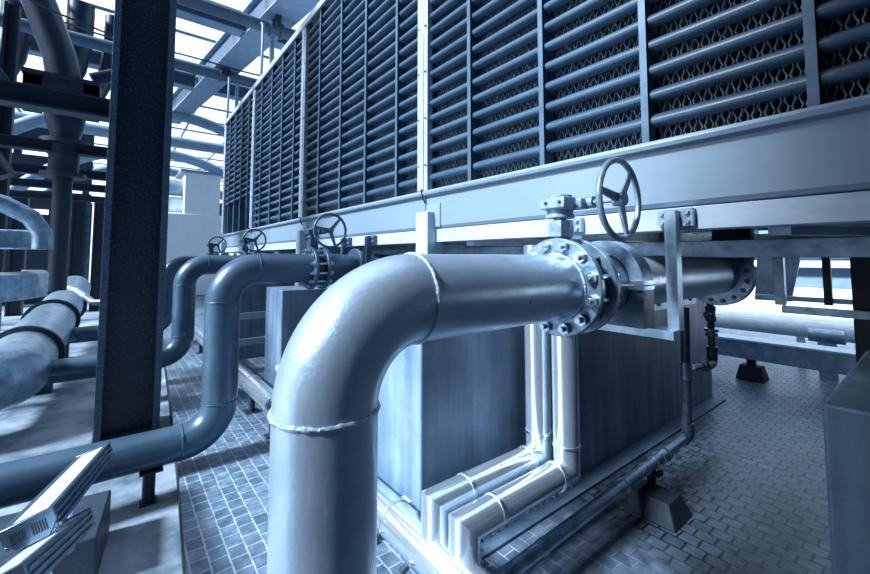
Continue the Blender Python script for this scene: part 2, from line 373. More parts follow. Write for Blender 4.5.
for i, y in enumerate((6.3, 10.4, 14.85)):
    xr = gx(y)
    lab = ('nearest', 'second nearest', 'farthest')[i]
    for side in (0, 1):
        x0, x1 = (-9.0, xr+.08) if side == 0 else (xr+.55, 13.5)
        g = thing('roof_beam', '%s steel roof beam %s the wide girder under the glazing' % (lab, 'left of' if side == 0 else 'right of'), 'beam', ((x0+x1)/2, y, 7.22), 'cross beams of the glazed roof')
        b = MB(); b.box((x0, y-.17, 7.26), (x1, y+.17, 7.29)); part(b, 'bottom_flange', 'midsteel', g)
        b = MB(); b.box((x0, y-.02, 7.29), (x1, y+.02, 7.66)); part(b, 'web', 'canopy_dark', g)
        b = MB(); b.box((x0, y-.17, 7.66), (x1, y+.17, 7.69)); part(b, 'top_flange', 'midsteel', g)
# pipes hung along X below the canopy
for i, (y, z, r) in enumerate(((9.15, 6.95, .125), (12.55, 7.0, .15), (21.0, 6.95, .23))):
    lab = ('large round pipe crossing high under the roof, nearest of three', 'round pipe crossing under the roof, middle of three', 'pale round pipe crossing low in front of the roof arches')[i]
    t = thing('overhead_pipe', lab, 'pipe', (1.5, y, z), 'pipes crossing under the roof')
    b = MB(); b.cyl((-9, y, z), (11, y, z), r, 28); part(b, 'pipe_run', 'canopy_dark' if i < 2 else 'midsteel', t)
    if i < 2:
        x = gx(y)+.28
        b = MB(); b.ring((x-.12, y, z), (1, 0, 0), r-.01, r+.045, .05, 28); b.ring((x+.12, y, z), (1, 0, 0), r-.01, r+.045, .05, 28)
        part(b, 'clamp', 'canopy_dark', t)
        b = MB(); b.box((x-.05, y-.24, z-.05), (x+.05, y-.20, z+.28)); b.box((x-.05, y+.20, z-.05), (x+.05, y+.24, z+.28)); b.box((x-.05, y-.24, z+.24), (x+.05, y+.24, z+.28))
        part(b, 'hanger_bracket', 'darksteel', t)
        # drop leg down to the tower top
        b = MB(); xx = 2.28
        b.tube([(xx, y-.1, z), (xx, y-.24, z-.12), (xx, y-.26, z-.3), (xx-.02, y-.26, 5.45)], .03, 10)
        b.box((xx+.22, y-.06, 5.44), (xx+.30, y+.06, z)); part(b, 'drop_leg', 'midsteel', t)
# cable
b = MB(); pts = []
for i in range(25):
    s_ = i/24; x = -3.5 + s_*9.5; pts.append((x, 12.0-.25*s_, 6.98 + 1.45*(2*s_-1)**4 + .03*math.sin(s_*16)))
b.tube(pts, .022, 8)
solo(b, 'overhead_cable', 'darksteel', 'thin sagging cable strung under the roof just above the middle overhead pipe', 'cable', (0, 12, 7))
# arches
for i, (y, xc, ze) in enumerate(((17.6, 1.2, 7.15), (23.5, 1.4, 6.9), (29.0, 1.4, 7.1))):
    b = MB(); pts = arc((xc, y, ze-6.2), 6.2, PI*0.98, 0.02, 40)
    b.tube(pts, (.20, .24, .24)[i], 16)
    solo(b, 'roof_arch', 'midsteel', ('curved tubular roof arch nearest behind the wide girder', 'curved tubular roof arch in the middle above the pale wall', 'curved tubular roof arch farthest back above the pale box')[i], 'arch', (xc, y, ze-6.2), 'curved roof arches')

# ================================================================== cooling tower
K = .82
DX = 2.173                     # face of the basin
JY = [-3.25, -.164, 2.89, 5.98, 8.90, 11.80]
ZB, ZT = 2.399, 5.41
Z0 = 2.05                      # underside of the basin
XR = 5.08                      # back of the tower
tower = thing('cooling_tower', 'long louvred cooling tower with pale basin panel on steel legs', 'cooling tower', (3.6, 4.4, Z0))
def post_ys(j0, j1):
    w = j1-j0; return [j0 + w*f for f in (.149, .361, .575, .801)]
b = MB(); b.box((DX+.35, JY[0]+.05, ZB-.2), (XR-.05, JY[-1]-.05, ZT-.05)); part(b, 'inner_body', 'black', tower)
for y in (JY[0], JY[-1]):
    b = MB(); b.box((DX+.02, y-.025, ZB), (XR, y+.025, ZT)); part(b, 'end_casing', 'casing', tower, .01)
b = MB(); b.prism([(DX-.06, ZT-.06), (DX-.03, ZT-.06), (DX-.03, ZT), (XR+.05, ZT), (XR+.05, ZT+.04), (DX-.06, ZT+.04)], 'y', JY[0]-.05, JY[-1]+.05); part(b, 'top_rail', 'joint', tower, .005)
for j in range(5):
    y0, y1 = JY[j]+.005, JY[j+1]-.005
    b = MB()
    prof = [(.10, .0), (.02, .007), (0, .035), (0, .365), (-.045, .373), (-.055, .40), (-.045, .425), (.05, .43), (.4, .43), (.4, 0)]
    b.prism([(DX+x*K, Z0+z*K) for x, z in prof], 'y', y0, y1); p = part(b, 'basin_panel', 'casing', tower, .004)
    b = MB(); b.prism([(DX-.010, Z0+.017), (DX+.008, Z0+.008), (DX+.008, Z0+.24), (DX-.010, Z0+.21)], 'y', y1-.21, y1-.016); part(b, 'joint_cover', 'casing', p)
    b = MB(); b.tube([(DX-.05, y1+.003, 2.415), (DX-.037, y1+.005, 2.34), (DX-.010, y1-.003, 2.29)], .008, 6); part(b, 'sealant', 'darkbolt', p)
b = MB(); b.box((DX+.4*K, JY[0]+.02, Z0+.02), (XR, JY[-1]-.02, Z0+.06)); part(b, 'basin_floor', 'darksteel', tower)
b = MB(); b.box((XR-.05, JY[0]+.03, Z0+.06), (XR, JY[-1]-.03, ZT)); part(b, 'rear_casing', 'casing', tower)
for j, y in enumerate(JY):
    b = MB(); b.box((DX-.037, y-.07, ZB), (DX+.025, y+.07, ZT)); b.box((DX-.045, y-.02, ZB), (DX-.037, y+.07, ZT))
    jp = part(b, 'joint_post', 'joint', tower, .004)
    b = MB()
    for k in range(7):
        for dy in (-.05, .045):
            b.tube([(DX-.036, y+dy, ZB+.23+k*.43), (DX-.051, y+dy, ZB+.23+k*.43)], .009, 8)
    o = part(b, 'rivets', 'post', jp); o['kind'] = 'stuff'
PITCH = 0.1365
blade_prof = [(x*K, z*K) for x, z in [(0.055, -.046), (0.018, -.048), (-.006, -.041), (-.017, -.026), (-.018, -.008), (-.008, .012), (.012, .026), (.05, .044), (.075, .05), (.075, .038), (.03, .018), (.004, -.002), (-.002, -.018), (.006, -.032), (.055, -.037)]]
lmesh = {}
def louver_bay(y0, y1, kmin):
    w = round(y1-y0, 3); key = (w, kmin)
    if key in lmesh:
        o = bpy.data.objects.new('louver_panel', lmesh[key]); C.objects.link(o)
    else:
        b = MB(); k = kmin
        while ZB + .127 + k*PITCH < ZT - .03:
            z = .127 + k*PITCH
            b.prism([(x, z+zz) for x, zz in blade_prof], 'y', .018, w-.018); k += 1
        o = b.build('louver_panel', 'louver', None, 0, 50); lmesh[key] = o.data
    o.parent = tower; o.location = Vector((DX+.005, y0, ZB)) - tower.location
fmesh = {}
def fill_bay(y0, y1, z1):
    w = round(y1-y0, 2); key = (w, z1)
    if key in fmesh:
        o = bpy.data.objects.new('fill_pack', fmesh[key]); C.objects.link(o)
    else:
        b = MB(); nr = int(w/.0245); H = z1-ZB; nz = int(H/.0175)
        for i in range(nr):
            sgn = 1 if i % 2 else -1; yc = .02 + (w-.04)*(i+.5)/nr
            vs = []; fs = []
            for k in range(nz+1):
                z = H*k/nz; d = sgn*.0068*math.sin(2*PI*z/.07)
                for (xx, yy) in ((0, -.0027), (0, .0027), (.05, .0027), (.05, -.0027)): vs.append((xx, yc+d+yy, z))
            for k in range(nz):
                for q in range(4):
                    if q == 2: continue
                    fs.append((k*4+q, k*4+(q+1) % 4, (k+1)*4+(q+1) % 4, (k+1)*4+q))
            b.add(vs, fs)
        o = b.build('fill_pack', 'fill', None, 0, 50); fmesh[key] = o.data
    o.parent = tower; o.location = Vector((DX+.088, y0, ZB)) - tower.location
for j in range(5):
    ys = [JY[j]] + post_ys(JY[j], JY[j+1]) + [JY[j+1]]
    for y in ys[1:-1]:
        b = MB(); b.prism([(DX-.029, y-.018), (DX-.024, y-.018), (DX-.024, y-.005), (DX+.08, y-.005), (DX+.08, y+.005), (DX-.024, y+.005), (DX-.024, y+.018), (DX-.029, y+.018)], 'z', ZB, ZT)
        part(b, 'louver_post', 'post', tower)
    for i in range(5):
        louver_bay(ys[i], ys[i+1], 5 if j == 4 else 0)
        if j < 4: fill_bay(ys[i], ys[i+1], ZT-.1)
    if j == 4:
        for i in range(5):
            b = MB()
            for q in range(3):
                yy = ys[i] + (ys[i+1]-ys[i])*(q+.5)/3; b.box((DX+.075, yy-.05, ZB), (DX+.10, yy+.05, ZB+.78))
            part(b, 'drift_sheet', 'louver', tower)

# steel base frame under the tower
fr = thing('tower_base_frame', 'pale steel beam frame with stub legs carrying the cooling tower basin', 'steel frame', (3.6, 4.4, 0))
b = MB(); x = DX+.008
b.prism([(x, 1.936), (x+.13, 1.936), (x+.13, 1.948), (x+.016, 1.948), (x+.016, 2.037), (x+.13, 2.037), (x+.13, 2.048), (x, 2.048)], 'y', -3.44, 11.82)
part(b, 'front_beam', 'beam', fr, .003)
b = MB(); b.box((2.95, -3.44, 1.80), (3.07, 11.85, 1.907)); part(b, 'inner_beam', 'galv', fr, .004)
b = MB(); b.box((4.92, -3.44, 1.907), (5.04, 11.85, 2.03)); part(b, 'rear_beam', 'galv', fr)
for y in (-1.8, -.2, 1.45, 2.91, 4.75, 6.07, 7.9, 9.0, 11.7):
    b = MB(); b.box((DX+.12, y-.04, 1.92), (4.92, y+.04, 2.01)); part(b, 'cross_beam', 'galv', fr)
for y in (2.86, 5.95, 8.87, 11.7):
    b = MB(); b.box((DX-.09, y-.11, .0), (DX+.085, y+.06, 2.20)); lg = part(b, 'leg', 'beam', fr, .006)
    b = MB(); b.box((DX-.14, y-.16, 0), (DX+.14, y+.11, .02)); part(b, 'foot_plate', 'galv', lg)
for y in (-3.1, .33, 2.86, 5.95, 8.87, 11.6):
    b = MB(); b.box((5.0, y-.18, 0), (5.33, y+.18, 2.03)); part(b, 'leg', 'darksteel', fr)
for y0, y1 in ((2.46, 1.97), (.45, .04)):
    b = MB(); b.hexa([(DX+.14, y0-.04, 1.90), (2.95, y1-.04, 1.90), (2.95, y1+.04, 1.90), (DX+.14, y0+.04, 1.90), (DX+.14, y0-.04, 1.94), (2.95, y1-.04, 1.94), (2.95, y1+.04, 1.94), (DX+.14, y0+.04, 1.94)])
    part(b, 'brace', 'beam', fr)
b = MB(); b.box((4.88, .935, 1.357), (4.955, 1.01, 1.915)); part(b, 'hanging_post', 'galv', fr, .004)
b = MB(); b.box((5.17, .656, 1.357), (5.225, .713, 1.915)); part(b, 'hanging_post', 'darksteel', fr, .004)
b = MB(); b.box((4.90, -3.44, 1.283), (4.97, .968, 1.35)); part(b, 'low_rail', 'galv', fr, .004)
b = MB(); b.box((5.21, -3.44, 1.373), (5.26, 1.23, 1.42)); part(b, 'low_rail', 'galv', fr, .004)

# ================================================================== concrete plinths
PZ = 1.42
def plinth(x0, y0, x1, y1, label):
    b = MB(); b.box((x0, y0, 0), (x1, y1, PZ)); solo(b, 'concrete_plinth', 'plinth', label, 'plinth', ((x0+x1)/2, (y0+y1)/2, 0), 'concrete plinths under the tower', .012)
plinth(1.42, 1.935, 6.10, 2.5, 'large concrete plinth behind the clad pipes, streaked dark on its front')
plinth(1.52, 4.82, 6.05, 5.45, 'pale concrete plinth beneath the second pipe and its flange')
plinth(1.7, 7.80, 6.05, 8.4, 'concrete plinth beneath the third pipe, mostly hidden by the second plinth')
b = MB(); b.box((1.45, 1.79, 0), (6.08, 1.934, .022)); solo(b, 'plinth_ledge', 'block', 'low dark concrete ledge along the foot of the large plinth', 'ledge', (3.7, 1.86, 0), None, .004)  # its dark tone paints in the shadow strip at the plinth foot
b = MB(); b.box((2.35, -.75, 0), (3.9, .35, 1.19)); solo(b, 'concrete_block', 'block', 'tall concrete block cut by the right edge, beside the dark paving', 'block', (3.1, -.2, 0), None, .015)
b = MB(); b.box((6.2, -4.0, 0), (7.0, .62, 1.18)); solo(b, 'concrete_wall_stub', 'block', 'dark solid base behind the concrete block at far right under the tower', 'base', (6.6, -1.7, 0))

# ================================================================== main pipes
R = .146; PY = 1.107; ZP = 1.666; BR = .292; RF = .223
def weld(mb, c, axis, rr=R, r=.0065): mb.torus(c, axis, rr+r*.35, r, 96, 8, .30)
def flange_pair(t, y, z, x1=1.578, mats=('flange', 'bolt'), gap=.128):
    """two flanges facing each other over a wafer valve, with studs"""
    p = []
    for x in (x1, x1+gap):
        b = MB(); b.ring((x+.015, y, z), (1, 0, 0), R-.005, RF, .030, 56); p.append(part(b, 'flange', mats[0], t, .004))
    for k in range(12):
        a = 2*PI*(k+.5)/12; cy, cz = y+.189*math.cos(a), z+.189*math.sin(a)
        b = MB(); b.cyl((x1-.046, cy, cz), (x1+gap+.066, cy, cz), .0125, 10)
        hexbolt(b, (x1-.001, cy, cz), (-1, 0, 0), .026, .021); hexbolt(b, (x1+gap+.031, cy, cz), (1, 0, 0), .026, .021)
        part(b, 'bolt', mats[1], p[0])
    return p
# ---- pipe one (foreground)
t = thing('cooling_water_pipe', 'big painted pipe in the foreground bending from floor to horizontal', 'pipe', (.48, PY, 0), 'cooling water pipes')
XV = .480
b = MB(); b.tube([(XV, PY, 0), (XV, PY, ZP-BR)] + arc((XV+BR, PY, ZP-BR), BR, PI, PI/2, 24)[1:] + [(1.578, PY, ZP)], R, 72); part(b, 'pipe_run', 'pipe', t)
b = MB(); weld(b, (XV, PY, ZP-BR), (0, 0, 1)); part(b, 'weld_bead', 'weld', t)
b = MB(); weld(b, (XV+BR, PY, ZP), (1, 0, 0), R, .005); part(b, 'weld_bead', 'weld', t)
b = MB(); weld(b, (1.573, PY, ZP), (1, 0, 0), R, .007); part(b, 'weld_bead', 'weld', t)
flange_pair(t, PY, ZP)
def spool(y, z, label, x0=1.736, x1=3.66, m='pipe'):
    t = thing('pipe_spool', label, 'pipe', (2.6, y, z), 'pipe spools behind the valves')
    b = MB(); b.cyl((x0, y, z), (x1, y, z), R, 64); part(b, 'pipe_run', m, t)
    b = MB(); b.ring((x1+.016, y, z), (1, 0, 0), R-.005, .238, .030, 48); f = part(b, 'flange', 'flange', t, .004)
    b = MB(); b.ring((x1+.070, y, z), (1, 0, 0), R-.025, .238, .030, 48); part(b, 'flange', 'flange', t, .004)
    for k in range(16):
        a = 2*PI*(k+.5)/16; cy, cz = y+.200*math.cos(a), z+.200*math.sin(a)
        b = MB(); b.cyl((x1-.025, cy, cz), (x1+.115, cy, cz), .008, 8); hexbolt(b, (x1, cy, cz), (-1, 0, 0), .017, .016); hexbolt(b, (x1+.085, cy, cz), (1, 0, 0), .017, .016)
        part(b, 'bolt', 'darkbolt', f)
    b = MB(); b.tube([(x1+.085, y, z), (x1+.20, y, z)] + arc((x1+.20, y, z+.24), .24, -PI/2, 0, 10)[1:] + [(x1+.44, y, z+.385)], R, 36); part(b, 'nozzle', 'darksteel', t)
    return t
spool(PY, ZP, 'horizontal painted pipe running under the tower to a bolted flange, behind the hanger')
# ---- butterfly valve
def valve(y, z, label, m='cast'):
    x = 1.657
    t = thing('butterfly_valve', label, 'valve', (x, y, z), 'gear operated butterfly valves')
    b = MB(); b.ring((x, y, z), (1, 0, 0), .09, .155, .097, 48); part(b, 'valve_body', 'rubber', t, .003)
    b = MB(); b.cyl((x-.004, y, z), (x+.004, y, z), .10, 32); part(b, 'disc', 'rubber', t)
    zt = z+.145; xs = x-.035
    b = MB(); b.cyl((xs, y, zt), (xs, y, zt+.175), .028, 20); b.box((xs-.048, y-.036, zt+.085), (xs+.016, y+.036, zt+.16)); b.box((xs+.025, y-.025, zt+.005), (xs+.045, y+.025, zt+.16))
    part(b, 'stem_neck', m, t, .003)
    zg = zt+.172
    b = MB(); b.cyl((xs, y, zg), (xs, y, zg+.015), .067, 28); b.cyl((xs, y, zg+.014), (xs, y, zg+.037), .059, 28)
    gb_ = part(b, 'gear_box', m, t, .002)
    b = MB()
    poly = [(xs+.074*math.cos(a), y+.074*math.sin(a)) for a in [2*PI*(k+.25)/8 for k in range(8)]]
    b.prism(poly, 'z', zg+.037, zg+.094); b.box((xs-.086, y-.08, zg+.039), (xs-.016, y+.05, zg+.088)); b.box((xs+.016, y-.10, zg+.041), (xs+.082, y-.016, zg+.087))
    part(b, 'gear_case', m, gb_, .005)
    b = MB(); b.cyl((xs, y, zg+.094), (xs, y, zg+.106), .056, 24); b.cyl((xs, y, zg+.106), (xs, y, zg+.115), .01, 8); part(b, 'cap', m, gb_, .002)
    for dy in (-.057, .016):
        b = MB(); b.cyl((xs-.084, y+dy, zg+.064), (xs-.089, y+dy, zg+.064), .008, 10); part(b, 'plug', 'black', gb_)
    xw, yw, zw = x+.045, y-.246, zg+.070
    b = MB(); b.cyl((xw, y-.016, zw), (xw, yw-.016, zw), .0115, 14); b.cyl((xw, y-.074, zw), (xw, y-.127, zw), .028, 18); part(b, 'input_shaft', m, t)
    b = MB(); b.torus((xw, yw, zw), (0, 1, 0), .170, .0135, 64, 12); wh = part(b, 'handwheel', m, t)
    b = MB(); b.cyl((xw, yw+.025, zw), (xw, yw-.025, zw), .030, 20); part(b, 'hub', m, wh, .003)
    for k in range(3):
        a = PI*.5 - .70 + k*2*PI/3; pz = Vector((xw, yw, zw))
        mt = Matrix.Translation(pz) @ Matrix.Rotation(-a, 4, 'Y')
        b = MB(); b.hexa([mt @ (Vector(q)*K) for q in ((.03,-.012,-.024),(.2,-.008,-.015),(.2,.008,-.015),(.03,.012,-.024),(.03,-.012,.024),(.2,-.008,.015),(.2,.008,.015),(.03,.012,.024))])
        part(b, 'spoke', m, wh, .003)
    return t
v1 = valve(PY, ZP, 'pale butterfly valve with gearbox and upright handwheel, bolted to the big foreground pipe')
# ---- pipes two to four
def far_pipe(y, z, zl, label, xl, xv=.775):
    t = thing('cooling_water_pipe', label, 'pipe', (xv, y, zl), 'cooling water pipes')
    b = MB()
    path = [(xl, y, zl), (xv-BR, y, zl)] + arc((xv-BR, y, zl+BR), BR, -PI/2, 0, 16)[1:] + [(xv, y, z-BR)] + arc((xv+BR, y, z-BR), BR, PI, PI/2, 16)[1:] + [(1.578, y, z)]
    b.tube(path, R, 48); part(b, 'pipe_run', 'pipe_far', t)
    for c, ax in (((xv-BR, y, zl), (1, 0, 0)), ((xv, y, zl+BR), (0, 0, 1)), ((xv, y, z-BR), (0, 0, 1)), ((xv+BR, y, z), (1, 0, 0))):
        b = MB(); weld(b, c, ax, R, .0055); part(b, 'weld_bead', 'pipe_far', t)
    flange_pair(t, y, z, mats=('pipe_far', 'bolt'))
    return t
FY = [4.14, 7.05, 10.08]
names = ['second', 'third', 'fourth']
labs = ['painted S-shaped pipe rising behind the big foreground pipe and crossing the column foot', 'narrower looking S-shaped pipe rising just left of the second riser', 'farthest S-shaped pipe, seen against the black column edge']
vlabs = ['dark valve with handwheel on the second pipe, above its flange', 'dark valve with handwheel on the third pipe, middle of the small wheels', 'smallest and farthest dark valve handwheel, by the pale wall']
for i, y in enumerate(FY):
    far_pipe(y, 1.689, (.215, .36, .36)[i], labs[i], (-1.4, -.72, -.70)[i], (.775, .80, .84)[i])
    valve(y, 1.689, vlabs[i], 'pipe_far')
    # short spool to end flange, smaller run
    t = thing('pipe_spool', ('short painted spool right of the second valve ending at a tower flange', 'short painted spool right of the third valve', 'short painted spool right of the farthest valve')[i], 'pipe', (2.0, y, 1.689), 'pipe spools behind the valves')
    b = MB(); b.cyl((1.736, y, 1.689), (3.6, y, 1.689), R, 40); part(b, 'pipe_run', 'pipe_far', t)
    b = MB(); b.ring((2.11, y, 1.689), (1, 0, 0), R-.005, .21, .04, 40); part(b, 'flange', 'pipe_far', t, .004)
# support leg of pipe two
t = thing('pipe_support', 'short dark steel post under the low run of the second pipe', 'support', (.27, 4.14, -.2))
b = MB(); b.cyl((.27, 4.14, -.19), (.27, 4.14, .056), .045, 16); part(b, 'post', 'darksteel', t)
b = MB(); b.box((.20, 4.05, .052), (.36, 4.23, .068)); part(b, 'top_plate', 'darksteel', t)
b = MB(); b.box((.21, 4.08, -.2), (.33, 4.20, -.192)); part(b, 'foot_plate', 'darksteel', t)

# ---- hanger and clamp of pipe one
def hanger(y, label, m='beam'):
    t = thing('pipe_hanger', label, 'hanger', (2.13, y, 1.44), 'pipe hangers on the pale beam')
    for yy in (y-.295, y+.295):
        b = MB(); b.prism([(2.083, yy-.025), (2.14, yy-.025), (2.14, yy-.018), (2.09, yy-.018), (2.09, yy+.025), (2.083, yy+.025)], 'z', 1.46, 2.026); part(b, 'strap', m, t)
        b = MB(); b.box((2.14, yy-.08, 1.952), (DX+.008, yy+.08, 2.038)); pl = part(b, 'fixing_plate', m, t)
        for dy in (-.057, .057):
            for dz in (1.972, 2.017):
                b = MB(); hexbolt(b, (2.14, yy+dy, dz), (-1, 0, 0), .0115, .016); part(b, 'bolt', 'galv', pl)
    b = MB(); b.prism([(2.017, 1.419), (2.024, 1.419), (2.024, 1.452), (2.14, 1.452), (2.14, 1.46), (2.017, 1.46)], 'y', y-.32, y+.32); part(b, 'cross_angle', m, t)
    return t
hanger(PY, 'pale angle steel hanger carrying the foreground pipe under the beam', 'galv')
hanger(FY[0], 'dark angle steel hanger at the second pipe, below the beam', 'pipe_far')
# Saddle clamp
t = thing('pipe_clamp', 'arched saddle clamp round the pipe standing on the hanger angle', 'clamp', (2.02, PY, 1.46))
xs0, xs1 = 1.968, 2.080
ro, ri = .212, R+.004
def half(lo):
    return [PI*k/24*(-1 if lo else 1) for k in range(25)]
b = MB(); outer = [(PY+ro*math.cos(a), ZP+.010+ro*math.sin(a)) for a in half(0)]; inner = [(PY+ri*math.cos(a), ZP+.010+ri*math.sin(a)) for a in half(0)][::-1]
b.prism(outer+inner, 'x', xs0, xs1); part(b, 'upper_shell', 'flange', t)
b = MB(); low = [(PY-ro, ZP-.010), (PY-ro, 1.461), (PY+ro, 1.461), (PY+ro, ZP-.010)] + [(PY+ri*math.cos(a), ZP-.010+ri*math.sin(a)) for a in half(1)]
b.prism(low, 'x', xs0, xs1); part(b, 'lower_shell', 'black_pipe', t)
for yy in (PY-.182, PY+.182):
    for z0, z1 in ((.004, .022), (-.022, -.004)):
        b = MB(); b.box((xs0-.016, yy-.035, ZP+z0), (xs1, yy+.035, ZP+z1)); part(b, 'clamp_ear', 'bolt', t)

# anchor plate on the plinth face below the end flange
t = thing('anchor_plate', 'bolted steel anchor plate on the plinth below the dark end flange', 'plate', (4.9, 1.93, 1.25))
b = MB(); b.box((4.15, 1.92, 1.235), (5.6, 1.935, 1.37)); part(b, 'plate', 'galv', t, .004)
for x in (4.57, 4.85, 5.16, 5.42):
    b = MB(); hexbolt(b, (x, 1.92, 1.30), (0, -1, 0), .022, .018); part(b, 'bolt', 'darkbolt', t)

# ================================================================== aluminium clad pipes
def clad(x0, xv, y, z, zt, zb, r, label, top):
    t = thing('clad_pipe', label, 'pipe', (xv, y, z), 'aluminium clad pipes by the plinth')
    b = MB(); b.mitre([(xv, y, zt), (xv, y, z), (x0, y, z), (x0, y, zb)], r, 32); part(b, 'cladding', 'clad', t, 0, None, 30)
    for c, ax in (((xv, y, z+.15), (0, 0, 1)), ((xv-.12, y, z), (1, 0, 0)), ((x0+.20, y, z), (1, 0, 0))):
        b = MB(); b.ring(c, ax, r-.002, r+.005, .016, 40); part(b, 'band', 'clad_band', t)
    b = MB()
    for k in range(14):
        x = x0+.06+(xv-x0-.1)*k/13; b.cyl((x, y-r*.72, z-r*.72), (x, y-r*.72-.006, z-r*.72-.006), .006, 6)
    for k in range(5):
        zz = z-.1-k*.05; b.cyl((x0+r*.72, y-r*.72, zz), (x0+r*.72+.006, y-r*.72-.006, zz), .006, 6)
    o = part(b, 'rivets', 'bolt', t); o['kind'] = 'stuff'
    top(t)
    return t
def topA(t): pass
def topB(t): pass
clad(1.325, 2.16, 1.665, .545, 1.88, .33, .080, 'aluminium clad pipe nearer the plinth wall, inner of the two', topA)
clad(1.345, 2.18, 1.475, .52, 1.86, .33, .078, 'aluminium clad pipe farther from the plinth wall, outer of the two', topB)
# clad header along the plinths
t = thing('clad_header', 'long aluminium clad header running low past the plinth ends on short legs', 'pipe', (1.31, 4.0, 0))
HXc, HZc = 1.295, .315
b = MB(); b.cyl((HXc, -.6, HZc), (HXc, 11.5, HZc), .10, 40); part(b, 'cladding', 'clad', t, 0, None, 30)
for y in (.6, 1.2, 2.0, 2.65, 3.3, 4.2, 5.1, 6.2, 7.4):
    b = MB(); b.ring((HXc, y, HZc), (0, 1, 0), .097, .105, .02, 40); part(b, 'band', 'clad_band', t)
for y in (1.0, 2.35, 4.3, 5.1, 6.8, 8.8):
    b = MB(); b.cyl((HXc, y, 0), (HXc, y, .23), .035, 14); lg = part(b, 'leg', 'darksteel', t)
    b = MB(); b.box((HXc-.07, y-.06, 0), (HXc+.07, y+.06, .012)); part(b, 'foot_plate', 'darksteel', lg)
for y in (1.15, 1.75, 2.05):
    b = MB(); b.cyl((HXc-.09, y, .25), (HXc-.13, y, .235), .018, 8); part(b, 'latch', 'darkbolt', t)
b = MB(); b.box((1.38, 2.02, .30), (1.42, 2.10, .36)); part(b, 'strut', 'beam', t)
b = MB(); b.box((1.21, 3.62, .412), (1.45, 3.72, .80)); b.box((1.14, 3.62, .80), (1.5, 3.74, .84)); b.box((1.14, 3.62, .48), (1.18, 3.66, .82)); 
solo(b, 'bracket_frame', 'beam', 'small pale steel channel bracket beside the second plinth, above the clad header', 'bracket', (1.3, 3.67, .46))
for i, (y, z) in enumerate(((7.0, .86), (7.0, .45))):
    b = MB(); b.box((1.2, y-.04, z-.05), (4.0, y+.04, z+.05)); solo(b, 'floor_rail', 'beam', ('upper', 'lower')[i] + ' pale horizontal rail seen between second riser and second plinth', 'rail', (2.5, y, z))

# ================================================================== drain pipe
DY = 1.42; DV = 3.84
t = thing('drain_pipe', 'galvanised drain pipe low along the paving, rising at its right end', 'pipe', (3.0, DY, 0))
b = MB(); b.cyl((1.35, DY, .225), (DV, DY, .29), .037, 24); part(b, 'long_run', 'galv', t)
b = MB(); b.cyl((DV, DY, .29), (DV+.05, DY, 1.37), .036, 24); part(b, 'riser', 'black_pipe', t)
b = MB(); b.tube([(DV-.08, DY, .288)] + arc((DV-.02, DY, .33), .04, -PI/2, 0, 8) + [(DV+.02, DY, .40)], .048, 24); part(b, 'elbow', 'black_pipe', t)
for x0_, x1_, r_ in ((3.30, 3.36, .05), (3.20, 3.225, .043), (3.385, 3.415, .055), (1.85, 1.875, .042), (2.75, 2.775, .042), (3.05, 3.075, .042)):
    b = MB(); b.cyl((x0_, DY, .189+x0_*.0261), (x1_, DY, .189+x1_*.0261), r_, 24); part(b, 'coupling', 'galv', t)
b = MB(); b.cyl((DV+.02, DY, .76), (DV+.025, DY, .90), .046, 24); b.cyl((DV+.02, DY, .83), (DV+.12, DY, .83), .044, 20); part(b, 'tee', 'galv', t)
b = MB(); b.cyl((DV+.12, DY, .83), (DV+.53, DY, .80), .03, 20); b.cyl((DV+.36, DY, .812), (DV+.4, DY, .81), .038, 20); part(b, 'branch', 'black_pipe', t)
XB = DV+.66
b = MB(); b.tube([(XB-.2, DY, .795), (XB-.08, DY, .795)] + arc((XB-.06, DY, .855), .06, -PI/2, 0, 8) + [(XB, DY, .95)], .045, 24); part(b, 'elbow', 'black_pipe', t)
b = MB(); b.cyl((XB, DY, .93), (XB, DY, 1.40), .030, 20); part(b, 'branch_riser', 'black_pipe', t)
b = MB(); b.cyl((XB, DY, 1.05), (XB, DY, 1.08), .055, 8); b.cyl((XB, DY, 1.09), (XB, DY, 1.12), .06, 24); part(b, 'union', 'galv', t, .003)
t2 = thing('drain_valve', 'small dark gate valve with round knob below the end flange', 'valve', (XB, DY, 1.2))
b = MB(); b.cyl((XB, DY, 1.19), (XB, DY, 1.235), .046, 8); b.cyl((XB, DY, 1.235), (XB, DY, 1.29), .04, 20); b.cyl((XB, DY, 1.29), (XB, DY, 1.335), .046, 8); part(b, 'valve_body', 'black_pipe', t2)
b = MB(); b.cyl((XB, DY, 1.262), (XB-.14, DY-.03, 1.262), .018, 14); part(b, 'stem', 'black_pipe', t2)
b = MB(); b.torus((XB-.14, DY-.03, 1.262), (1, .2, 0), .036, .009, 24, 8); b.box((XB-.145, DY-.065, 1.256), (XB-.135, DY+.005, 1.268)); b.box((XB-.145, DY-.036, 1.227), (XB-.135, DY-.024, 1.297)); part(b, 'knob', 'black_pipe', t2)
# rubber block support
t = thing('rubber_block', 'black tapered block with stub carrying the drain pipe on the paving', 'support', (3.08, 1.35, 0))
b = MB(); x0, x1, y0, y1 = 2.92, 3.22, 1.17, 1.50
b.hexa([(x0, y0, 0), (x1, y0, 0), (x1, y1, 0), (x0, y1, 0), (x0+.05, y0+.06, .14), (x1-.05, y0+.06, .14), (x1-.05, y1-.02, .14), (x0+.05, y1-.02, .14)]); part(b, 'block', 'rubberfoot', t, .008)
b = MB(); b.cyl((3.16, DY, .13), (3.16, DY, .245), .03, 14); b.box((3.14, DY-.06, .20), (3.22, DY-.03, .225)); part(b, 'stub', 'rubberfoot', t)

